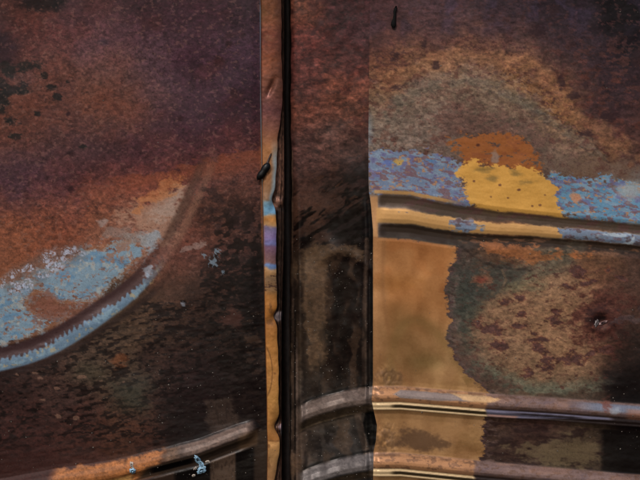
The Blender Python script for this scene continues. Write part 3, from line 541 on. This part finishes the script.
# ------------------------------------------------------------------ materials
def metal_material(name, bumpk=1.0):
    m = bpy.data.materials.new(name); m.use_nodes = True; n = m.node_tree.nodes; l = m.node_tree.links; b = n['Principled BSDF']
    at = n.new('ShaderNodeAttribute'); at.attribute_name = 'patina_and_sheen'
    fi = n.new('ShaderNodeAttribute'); fi.attribute_name = 'finish'
    sp = n.new('ShaderNodeSeparateColor'); l.new(fi.outputs['Color'], sp.inputs[0])
    tc = n.new('ShaderNodeTexCoord')
    n1 = n.new('ShaderNodeTexNoise'); n1.inputs['Scale'].default_value = 900; n1.inputs['Detail'].default_value = 4; n1.inputs['Roughness'].default_value = .65
    n2 = n.new('ShaderNodeTexNoise'); n2.inputs['Scale'].default_value = 260; n2.inputs['Detail'].default_value = 5; n2.inputs['Roughness'].default_value = .6
    l.new(tc.outputs['Object'], n1.inputs['Vector']); l.new(tc.outputs['Object'], n2.inputs['Vector'])
    mr = n.new('ShaderNodeMapRange'); mr.inputs['From Min'].default_value = .3; mr.inputs['From Max'].default_value = .7; mr.inputs['To Min'].default_value = -1; mr.inputs['To Max'].default_value = 1
    l.new(n1.outputs['Fac'], mr.inputs['Value'])
    ml = n.new('ShaderNodeMath'); ml.operation = 'MULTIPLY_ADD'; l.new(mr.outputs[0], ml.inputs[0]); l.new(sp.outputs[2], ml.inputs[1]); ml.inputs[2].default_value = 1.0
    n3 = n.new('ShaderNodeTexNoise'); n3.inputs['Scale'].default_value = 1500; n3.inputs['Detail'].default_value = 3; n3.inputs['Roughness'].default_value = .6; l.new(tc.outputs['Object'], n3.inputs['Vector'])
    pr = n.new('ShaderNodeMapRange'); pr.inputs['From Min'].default_value = .58; pr.inputs['From Max'].default_value = .68; l.new(n3.outputs['Fac'], pr.inputs['Value'])
    pg = n.new('ShaderNodeMath'); pg.operation = 'MULTIPLY'; l.new(pr.outputs[0], pg.inputs[0]); l.new(sp.outputs[2], pg.inputs[1])
    pm = n.new('ShaderNodeMath'); pm.operation = 'MULTIPLY_ADD'; l.new(pg.outputs[0], pm.inputs[0]); pm.inputs[1].default_value = -2.4; l.new(ml.outputs[0], pm.inputs[2])
    ml = n.new('ShaderNodeMath'); ml.operation = 'MAXIMUM'; l.new(pm.outputs[0], ml.inputs[0]); ml.inputs[1].default_value = .12
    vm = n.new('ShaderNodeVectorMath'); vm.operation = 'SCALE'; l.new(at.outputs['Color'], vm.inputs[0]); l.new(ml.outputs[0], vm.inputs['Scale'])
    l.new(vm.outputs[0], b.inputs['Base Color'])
    ra = n.new('ShaderNodeMath'); ra.operation = 'MULTIPLY_ADD'; ra.use_clamp = True; l.new(n2.outputs['Fac'], ra.inputs[0]); ra.inputs[1].default_value = .16
    rs = n.new('ShaderNodeMath'); rs.operation = 'SUBTRACT'; l.new(sp.outputs[0], rs.inputs[0]); rs.inputs[1].default_value = .08
    l.new(rs.outputs[0], ra.inputs[2]); l.new(ra.outputs[0], b.inputs['Roughness'])
    l.new(sp.outputs[1], b.inputs['Metallic']); b.inputs['Specular IOR Level'].default_value = .12
    bs = n.new('ShaderNodeMath'); bs.operation = 'MULTIPLY'; l.new(sp.outputs[2], bs.inputs[0]); bs.inputs[1].default_value = .9 * bumpk
    bp = n.new('ShaderNodeBump'); bp.inputs['Distance'].default_value = .00018; l.new(bs.outputs[0], bp.inputs['Strength']); l.new(n1.outputs['Fac'], bp.inputs['Height'])
    bp2 = n.new('ShaderNodeBump'); bp2.inputs['Distance'].default_value = .0003; bp2.inputs['Strength'].default_value = .10 * bumpk; l.new(n2.outputs['Fac'], bp2.inputs['Height']); l.new(bp.outputs[0], bp2.inputs['Normal'])
    l.new(bp2.outputs[0], b.inputs['Normal'])
    return m
MET = metal_material('oxidised_sheet_metal')
def plain(name, c, rough=.5, metal=0., noise=0., scale=600, spec=.4):
    m = bpy.data.materials.new(name); m.use_nodes = True; n = m.node_tree.nodes; l = m.node_tree.links; b = n['Principled BSDF']
    b.inputs['Roughness'].default_value = rough; b.inputs['Metallic'].default_value = metal; b.inputs['Specular IOR Level'].default_value = spec
    t = n.new('ShaderNodeTexNoise'); t.inputs['Scale'].default_value = scale; t.inputs['Detail'].default_value = 4
    tc = n.new('ShaderNodeTexCoord'); l.new(tc.outputs['Object'], t.inputs['Vector'])
    r = n.new('ShaderNodeValToRGB'); r.color_ramp.elements[0].position = .3; r.color_ramp.elements[1].position = .7
    r.color_ramp.elements[0].color = tuple(v * (1 - noise) for v in c) + (1,); r.color_ramp.elements[1].color = tuple(min(1, v * (1 + noise)) for v in c) + (1,)
    l.new(t.outputs['Fac'], r.inputs[0]); l.new(r.outputs[0], b.inputs['Base Color'])
    bp = n.new('ShaderNodeBump'); bp.inputs['Strength'].default_value = .3; bp.inputs['Distance'].default_value = .0002; l.new(t.outputs['Fac'], bp.inputs['Height']); l.new(bp.outputs[0], b.inputs['Normal'])
    return m

# ------------------------------------------------------------------ sheet builder
def wpos(x, y, h): return np.stack([(x - 320) * S, -h * S, (240 - y) * S + Z0], -1)
def make_object(name, verts, faces, nor, c, fin, root):
    me = bpy.data.meshes.new(name)
    nv, nf = len(verts), len(faces)
    me.vertices.add(nv); me.vertices.foreach_set('co', verts.astype(np.float32).ravel())
    me.loops.add(nf * 4); me.loops.foreach_set('vertex_index', faces.astype(np.int32).ravel())
    me.polygons.add(nf); me.polygons.foreach_set('loop_start', np.arange(0, nf * 4, 4, dtype=np.int32))
    me.polygons.foreach_set('use_smooth', np.ones(nf, bool))
    a = me.attributes.new('patina_and_sheen', 'FLOAT_COLOR', 'POINT'); a.data.foreach_set('color', np.concatenate([c, np.ones((nv, 1))], 1).astype(np.float32).ravel())
    a = me.attributes.new('finish', 'FLOAT_COLOR', 'POINT'); a.data.foreach_set('color', np.concatenate([fin, np.ones((nv, 1))], 1).astype(np.float32).ravel())
    me.update(calc_edges=True)
    me.normals_split_custom_set_from_vertices(nor)
    me.materials.append(MET)
    o = bpy.data.objects.new(name, me); col.objects.link(o)
    if root: o.parent = root; o.matrix_parent_inverse = Matrix.Translation(-root.location)
    return o
def sheet(x, y, h, paint, root, parts):
    """x, y, h : 2-D grids (rows, cols). parts: list of (name, mask over vertices or None, label); first match wins"""
    P = wpos(x, y, h); R, Cc = x.shape
    du = np.gradient(P, axis=1); dv = np.gradient(P, axis=0)
    N = np.cross(dv, du); N /= np.linalg.norm(N, axis=-1, keepdims=True) + 1e-12
    N = np.where(((N[..., 1] > 0) & (np.abs(N[..., 1]) > .3))[..., None], -N, N)
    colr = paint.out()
    grain = np.clip((paint.r - .25) * .8, .04, .24)
    fin = np.stack([paint.r, paint.m, grain], -1)
    idx = np.arange(R * Cc).reshape(R, Cc)
    F = np.stack([idx[:-1, :-1], idx[1:, :-1], idx[1:, 1:], idx[:-1, 1:]], -1).reshape(-1, 4)
    left = np.ones(len(F), bool); objs = []
    for name, mask, label in parts:
        if mask is None: sel = left.copy()
        else: sel = left & mask[:-1, :-1].ravel()
        left &= ~sel
        f = F[sel]
        if not len(f): continue
        used = np.unique(f); remap = np.zeros(R * Cc, int); remap[used] = np.arange(len(used))
        o = make_object(name, P.reshape(-1, 3)[used], remap[f], N.reshape(-1, 3)[used], colr.reshape(-1, 3)[used], fin.reshape(-1, 3)[used], root)
        if label: o['label'] = label
        objs.append(o)
    return objs
def axis(lo, a, b, hi, st, coarse=4.):
    return np.concatenate([np.arange(lo, a, coarse), np.arange(a, b, st), np.arange(b, hi + .01, coarse)])
ST = .78
ys = axis(-64, -6, 486, 548, ST)
def foldback(h, y, edge=52):        # outer hems of the sheets turn away from the viewer
    return h - 40 * sm(-56, -64, y) - 40 * sm(540, 548, y)

def empty(name, px, py, label, cat, group=None, h=0):
    o = bpy.data.objects.new(name, None); col.objects.link(o); o.location = ((px - 320) * S, -h * S, (240 - py) * S + Z0)
    o.empty_display_size = .01; o['label'] = label; o['category'] = cat
    if group: o['group'] = group
    return o

# ---- left door sheet
door = empty('rusted_bodywork', 120, 548, 'rusted sheet with blue oxide, curved bead and golden strip, left of the gap', 'car bodywork')
xs = axis(-64, -6, 262, 262, ST)[:-1]
t = (xs + 64) / (xs[-1] + 64)
Yg, Tg = np.meshgrid(ys, t, indexing='ij')
XL = x_left_edge(Yg); Xg = -64 + Tg * (XL + 64)
H = h_left(Xg, Yg); H = foldback(H, Yg) - 40 * sm(-56, -64, Xg)
e, al = polyline(ARC, Xg, Yg)
bead = (e > -7) & (e < 19) & (al > 0) & (al < 300)
er = Yg - y_lrib(Xg); rib = (er > -1.5) & (er < 24) & (Xg < 257)
sheet(Xg, Yg, H, paint_left(Xg, Yg), door, [('curved_bead', bead, 'curved bead with a toothed dark line and a blue lip'), ('pressed_rib', rib, 'sloping rib worn to golden orange, then grey with painted sky sheen'), ('door_skin', None, 'mottled purple and brown rusted sheet')])
# ---- edge strip
us = np.linspace(0, 1, 26)
Yg, Ug = np.meshgrid(ys, us, indexing='ij')
Xs = x_left_edge(Yg) + Ug * (x_strip_edge(Yg) - x_left_edge(Yg))
H = foldback(h_strip(Xs, Yg, Ug), Yg)
H = H - 4.2 * sm(.08, 0, Ug)
hs_edge = H[:, -1]
sheet(Xs, Yg, H, paint_strip(Xs, Yg, Ug), door, [('edge_strip', None, 'narrow glossy golden edge strip with blue and violet bands')])
# ---- rolled inner lip turning into the gap
us = np.linspace(0, 1, 22)
Yg, Ug = np.meshgrid(ys, us, indexing='ij')
xe = x_strip_edge(Yg); xend = np.maximum(xe + 1.3, ip(Yg, [(-70, 284), (240, 284), (320, 281.5), (560, 281.5)]))
Xi = xe + (xend - xe) * np.sin(np.clip(Ug * 1.25, 0, 1) * math.pi / 2)
Hi = hs_edge[:, None] - 3.0 * sm(0, .12, Ug) - 1.2 * sm(.1, .75, Ug) - 46 * sm(.78, 1, Ug) + .8 * np.sin(Ug * 24) * sm(.1, .2, Ug) * sm(.75, .6, Ug)
for yy, a in ((203, 3.0), (316, 3.0), (429, 3.2)): Hi += a * np.exp(-((Yg - yy) / 4.5) ** 2) * sm(0, .2, Ug) * sm(.75, .5, Ug)
sheet(Xi, Yg, Hi, paint_inner(Xi, Yg, Ug), door, [('rolled_lip', None, 'dark brown rolled lip with small dents facing the gap')])

# ---- body side right of the gap
body = empty('car_body_side', 480, 548, 'ribbed body side with golden, blue and round rusty patches, right of the black gap', 'car body')
us = np.linspace(0, 1, 112)
Yg, Ug = np.meshgrid(ys, us, indexing='ij')
G = x_gap_right(Yg); Cx = x_crease(Yg)
Xm = G + Ug * (Cx - G); Hm = h_mid(Xm, Yg)
x0 = Cx[:, -1:]
hr0 = h_right(Cx[:, -1], Yg[:, -1])
Hm = Hm + (hr0[:, None] - Hm[:, -1:]) * sm(.9, 1.0, Ug)
Hm = foldback(Hm, Yg)
eA = Yg - y_ribA(Xm); eB = Yg - y_ribB(Xm)
rm = ((eA > -1.5) & (eA < 24) & (Xm > 297)); rm2 = (eB > -1.5) & (eB < 24) & (Xm > 297)
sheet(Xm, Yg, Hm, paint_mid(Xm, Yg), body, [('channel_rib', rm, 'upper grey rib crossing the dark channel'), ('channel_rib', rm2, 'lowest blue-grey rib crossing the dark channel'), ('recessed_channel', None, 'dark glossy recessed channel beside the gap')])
# left return of the channel into the gap
us2 = np.linspace(0, 1, 8); Y2, U2 = np.meshgrid(ys, us2, indexing='ij')
Xr = x_gap_right(Y2) - .4 * (1 - U2); Hr = Hm[:, :1] - 34 * (1 - U2)
pp = Paint(Xr, Y2); pp.c[:] = (26, 20, 16); pp.r[:] = .5
sheet(Xr, Y2, Hr, pp, body, [('channel_return', None, None)])
xr = axis(0, 0, 270, 324, ST)
Yg, Tx = np.meshgrid(ys, xr, indexing='ij')
Cx = x_crease(Yg); Xr_ = Cx + Tx * ((696 - Cx) / xr[-1])
Hr_ = foldback(h_right(Xr_, Yg), Yg) - 40 * sm(690, 696, Xr_)
eA = Yg - y_ribA(Xr_); eB = Yg - y_ribB(Xr_); g = (Yg - y_ribU(Xr_)) / (1 - .25 * sm(410, 560, Xr_))
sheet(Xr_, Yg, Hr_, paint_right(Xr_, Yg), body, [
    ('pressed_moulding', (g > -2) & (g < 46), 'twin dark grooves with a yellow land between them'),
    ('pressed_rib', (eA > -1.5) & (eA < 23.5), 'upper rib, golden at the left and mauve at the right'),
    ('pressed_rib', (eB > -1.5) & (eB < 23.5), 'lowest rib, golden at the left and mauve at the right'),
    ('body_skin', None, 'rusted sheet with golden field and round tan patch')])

# ---- dark backing added to darken the gap
def mesh_obj(name, v, f, mat, root=None, smooth=True):
    me = bpy.data.meshes.new(name); me.from_pydata([tuple(p) for p in v], [], f); me.update(); me.materials.append(mat)
    if smooth: me.polygons.foreach_set('use_smooth', [True] * len(me.polygons))
    o = bpy.data.objects.new(name, me); col.objects.link(o)
    if root: o.parent = root; o.matrix_parent_inverse = Matrix.Translation(-root.location)
    return o
DARK = plain('dark_backing', (.016, .010, .008), .6, 0, .4, 400, .2)
v = []; f = []; prof_ = [(278, -44), (279, -32), (283, -25), (287, -22), (290, -24), (294, -32), (297, -44)]
yy_ = np.linspace(-60, 544, 60)
for yv in yy_:
    for a, b in prof_: v.append(wpos(np.array(a + .4 * math.sin(yv * .05)), np.array(float(yv)), np.array(b + .5 * math.sin(yv * .11))))
k = len(prof_)
for i in range(len(yy_) - 1):
    for j in range(k): j2 = (j + 1) % k; f.append((i * k + j, i * k + j2, (i + 1) * k + j2, (i + 1) * k + j))
f.append(tuple(range(k))); f.append(tuple((len(yy_) - 1) * k + j for j in reversed(range(k))))
backing = mesh_obj('gap_backing', v, f, DARK, body); backing['label'] = 'black backing added deep inside the gap for darkness'

# ---- rivet remains inside the punched hole
def blobmesh(rings, nseg=14, cap=True):
    """rings: list of (cx, cy, ch, rx, ry, ang) in drawing units, lying on the sheet; returns verts, faces"""
    v = []; f = []
    for (cx, cy, ch, a, b, ang) in rings:
        for j in range(nseg):
            t = 2 * math.pi * j / nseg; r = math.radians(ang)
            ux, uy = a * math.cos(t), b * math.sin(t)
            v.append(wpos(np.array(cx + ux * math.cos(r) - uy * math.sin(r)), np.array(cy + ux * math.sin(r) + uy * math.cos(r)), np.array(ch)))
    for i in range(len(rings) - 1):
        for j in range(nseg): j2 = (j + 1) % nseg; f.append((i * nseg + j, (i + 1) * nseg + j, (i + 1) * nseg + j2, i * nseg + j2))
    f.append(tuple(reversed(range(nseg)))); f.append(tuple((len(rings) - 1) * nseg + j for j in range(nseg)))
    return v, f
def H_at(px, py):
    px = np.array([float(px)]); py = np.array([float(py)])
    if px[0] < x_left_edge(py)[0]: return float(h_left(px, py)[0])
    if px[0] < x_strip_edge(py)[0]: return float(h_strip(px, py, (px - x_left_edge(py)) / (x_strip_edge(py) - x_left_edge(py)))[0])
    if px[0] < x_gap_right(py)[0]: return -3.0
    if px[0] < x_crease(py)[0]: return float(h_mid(px, py)[0])
    return float(h_right(px, py)[0])
def flake(px, py, rx, ry, ang, th, seed, mat, root, name, label=None, nseg=18):
    rr = random.Random(seed); rad = [1 + rr.uniform(-.28, .28) for _ in range(nseg)]
    v = []; f = []
    for lev, (sc_, hh) in enumerate(((1.0, -.6), (1.0, .25), (.8, .75), (.4, 1.0))):
        for j in range(nseg):
            t = 2 * math.pi * j / nseg; r = math.radians(ang); ux, uy = rx * sc_ * rad[j] * math.cos(t), ry * sc_ * rad[j] * math.sin(t)
            X = px + ux * math.cos(r) - uy * math.sin(r); Y = py + ux * math.sin(r) + uy * math.cos(r)
            v.append(wpos(np.array(X), np.array(Y), np.array(H_at(X, Y) + hh * th)))
    for i in range(3):
        for j in range(nseg): j2 = (j + 1) % nseg; f.append((i * nseg + j, (i + 1) * nseg + j, (i + 1) * nseg + j2, i * nseg + j2))
    f.append(tuple(3 * nseg + j for j in range(nseg)))
    o = mesh_obj(name, v, f, mat, root)
    if label: o['label'] = label
    return o
WHT = plain('chalky_white_metal', (.14, .12, .118), .45, .3, .35, 1500)
flake(596.5, 323.5, 2.2, 4.2, 30, 1.6, 3, WHT, body, 'rivet_remnant', 'pale broken rivet sliver in the hole')
flake(603, 322.8, 4.8, 1.9, -14, 1.6, 4, plain('pinkish_bare_metal', (.15, .09, .085), .4, .4, .3, 1500), body, 'rivet_remnant', 'pinkish rivet sliver in the hole')

# ---- pale blue paint splashes on the lower left rib
SPL = plain('pale_blue_paint', (.20, .33, .44), .55, 0, .35, 1200)
SPW = plain('pale_chalk_crust', (.36, .30, .25), .6, 0, .3, 1200)
def splash(spots, px, py, label):
    t = empty('paint_splash', px, py, label, 'paint splash', 'pale blue paint splashes on the left rib', H_at(px, py))
    for i, (x_, y_, rx, ry, a, w_) in enumerate(spots):
        flake(x_, y_, rx, ry, a, .9, int(px) * 7 + i, SPW if w_ else SPL, t, 'paint_crust' if w_ else 'paint_blob')
splash([(198, 459, 3, 5, -35, 0), (201.5, 464, 2.6, 4, -8, 0), (201.5, 470, 5, 3.2, -30, 0), (208, 461.3, 2.2, 1.4, 0, 1), (195.5, 468, 2, 1.3, -40, 1), (193.6, 475.4, 2, 1.4, 0, 1)], 199, 475, 'larger pale blue paint splash below the grey stretch of the left rib')
splash([(133.2, 470, 3.2, 3.0, -10, 0), (132.2, 464, 1.9, 3.6, -12, 1)], 133, 473, 'small pale blue paint spot on the golden stretch of the left rib')

# ---- insect on the edge strip, tar drip at the top
BLK = plain('glossy_black_shell', (.003, .003, .003), .4, 0, .3, 900, .2)
def tube_along(pts, name, mat, root, nseg=12, flat=.8):
    """pts: (x, y, h, r) ; swept tube lying on the sheet"""
    P = [Vector(wpos(np.array(float(a)), np.array(float(b)), np.array(float(c)))) for a, b, c, _ in pts]; v = []; f = []
    for i, p in enumerate(P):
        d_ = (P[min(i + 1, len(P) - 1)] - P[max(i - 1, 0)]).normalized(); n_ = d_.cross(Vector((0, 1, 0))).normalized(); b_ = d_.cross(n_)
        for j in range(nseg): t = 2 * math.pi * j / nseg; v.append(p + (n_ * math.cos(t) + b_ * math.sin(t) * flat) * pts[i][3] * S)
    for i in range(len(P) - 1):
        for j in range(nseg): j2 = (j + 1) % nseg; f.append((i * nseg + j, (i + 1) * nseg + j, (i + 1) * nseg + j2, i * nseg + j2))
    f.append(tuple(reversed(range(nseg)))); f.append(tuple((len(P) - 1) * nseg + j for j in range(nseg)))
    return mesh_obj(name, v, f, mat, root)
ins = empty('dead_insect', 261, 181, 'small glossy black insect clinging slantwise to the edge strip beside the gap', 'insect', None, 5)
body_pts = [(a_, b_, c_ + .4, r_ * 1.12) for a_, b_, c_, r_ in [(257.2, 179.6, 4.6, .6), (258.6, 178.4, 5.4, 2.2), (260.4, 176.6, 6, 3.2), (262.2, 174.2, 6.3, 3.4), (263.6, 172.2, 6.2, 3.0), (264.6, 170.4, 6.2, 3.4), (266.2, 168.0, 6.4, 3.5), (267.6, 165.8, 6.3, 3.0), (268.6, 164.2, 6, 2.0), (269.0, 163.2, 5.8, .7)]]
tube_along(body_pts, 'abdomen', BLK, ins)
tube_along([(266.6, 164.8, 6.4, 1.2), (268, 162, 6.2, 1.0), (269.2, 158.8, 6, .8), (270.6, 155.4, 6, .8), (271.6, 153.4, 5.8, .3)], 'antenna', plain('dull_brown_shell', (.03, .014, .010), .5, 0, .3, 900), ins, 8)
for a, b, c, e_ in ((259, 177.6, 257, 181.6), (263.6, 173.4, 267, 175.4), (262, 172.6, 258.6, 172.4), (267.6, 167.6, 270.4, 168.6)):
    tube_along([(a, b, 5.6, .5), ((a + c) / 2, (b + e_) / 2, 6.2, .4), (c, e_, 4.4, .25)], 'leg', BLK, ins, 6)
drip = tube_along([(396.2, 6, .6, .6), (395.6, 9, .9, 1.7), (394.6, 12, 1, 1.4), (394.8, 15, 1, 1.3), (394.2, 19, 1, 1.5), (393.6, 22.5, 1.1, 2.3), (393.4, 25.4, 1.1, 2.6), (393.4, 27.6, .9, 1.3), (393.4, 28.4, .6, .3)], 'tar_drip', plain('black_tar', (.002, .0015, .0015), .7, 0, .4, 900, .1), None, 12, .3)
drip['label'] = 'small black tar drip at the top of the purple rust, right panel'; drip['category'] = 'tar drip'

# ---- dust and grit caught on the dark metal
random.seed(11)
zones = [((294, 372, 235, 480), 420), ((150, 262, 300, 478), 210), ((0, 160, 360, 470), 110), ((608, 640, 380, 450), 26), ((470, 640, 240, 470), 110), ((376, 470, 235, 480), 45), ((284, 296, 300, 480), 60), ((0, 260, 0, 300), 26), ((380, 640, 0, 190), 26), ((264, 278, 290, 470), 8)]
v = []; f = []
for (x0_, x1_, y0_, y1_), cnt in zones:
    for _ in range(cnt):
        a = random.uniform(x0_, x1_); b = random.uniform(y0_, y1_)
        if float(x_strip_edge(np.array([b]))[0]) - .5 < a < float(x_gap_right(np.array([b]))[0]) + 1.5: continue
        r = .22 + .6 * random.random() ** 4; hh = H_at(a, b); q = len(v); th = random.uniform(0, 6.28)
        for j in range(5):
            t = th + j * 1.2566; rr = r * random.uniform(.7, 1.25)
            X = a + rr * math.cos(t); v.append(wpos(np.array(X), np.array(b + rr * math.sin(t)), np.array(hh + .05)))
        v.append(wpos(np.array(a), np.array(b), np.array(hh + r * .8)))
        for j in range(5): f.append((q + j, q + (j + 1) % 5, q + 5))
        f.append(tuple(q + j for j in reversed(range(5))))
dust = mesh_obj('dust_specks', v, f, plain('pale_grit', (.11, .095, .08), .8, 0, .6, 2500, .1), None, False)
dust['label'] = 'fine pale dust specks scattered over the dark metal'; dust['category'] = 'dust'; dust['kind'] = 'stuff'
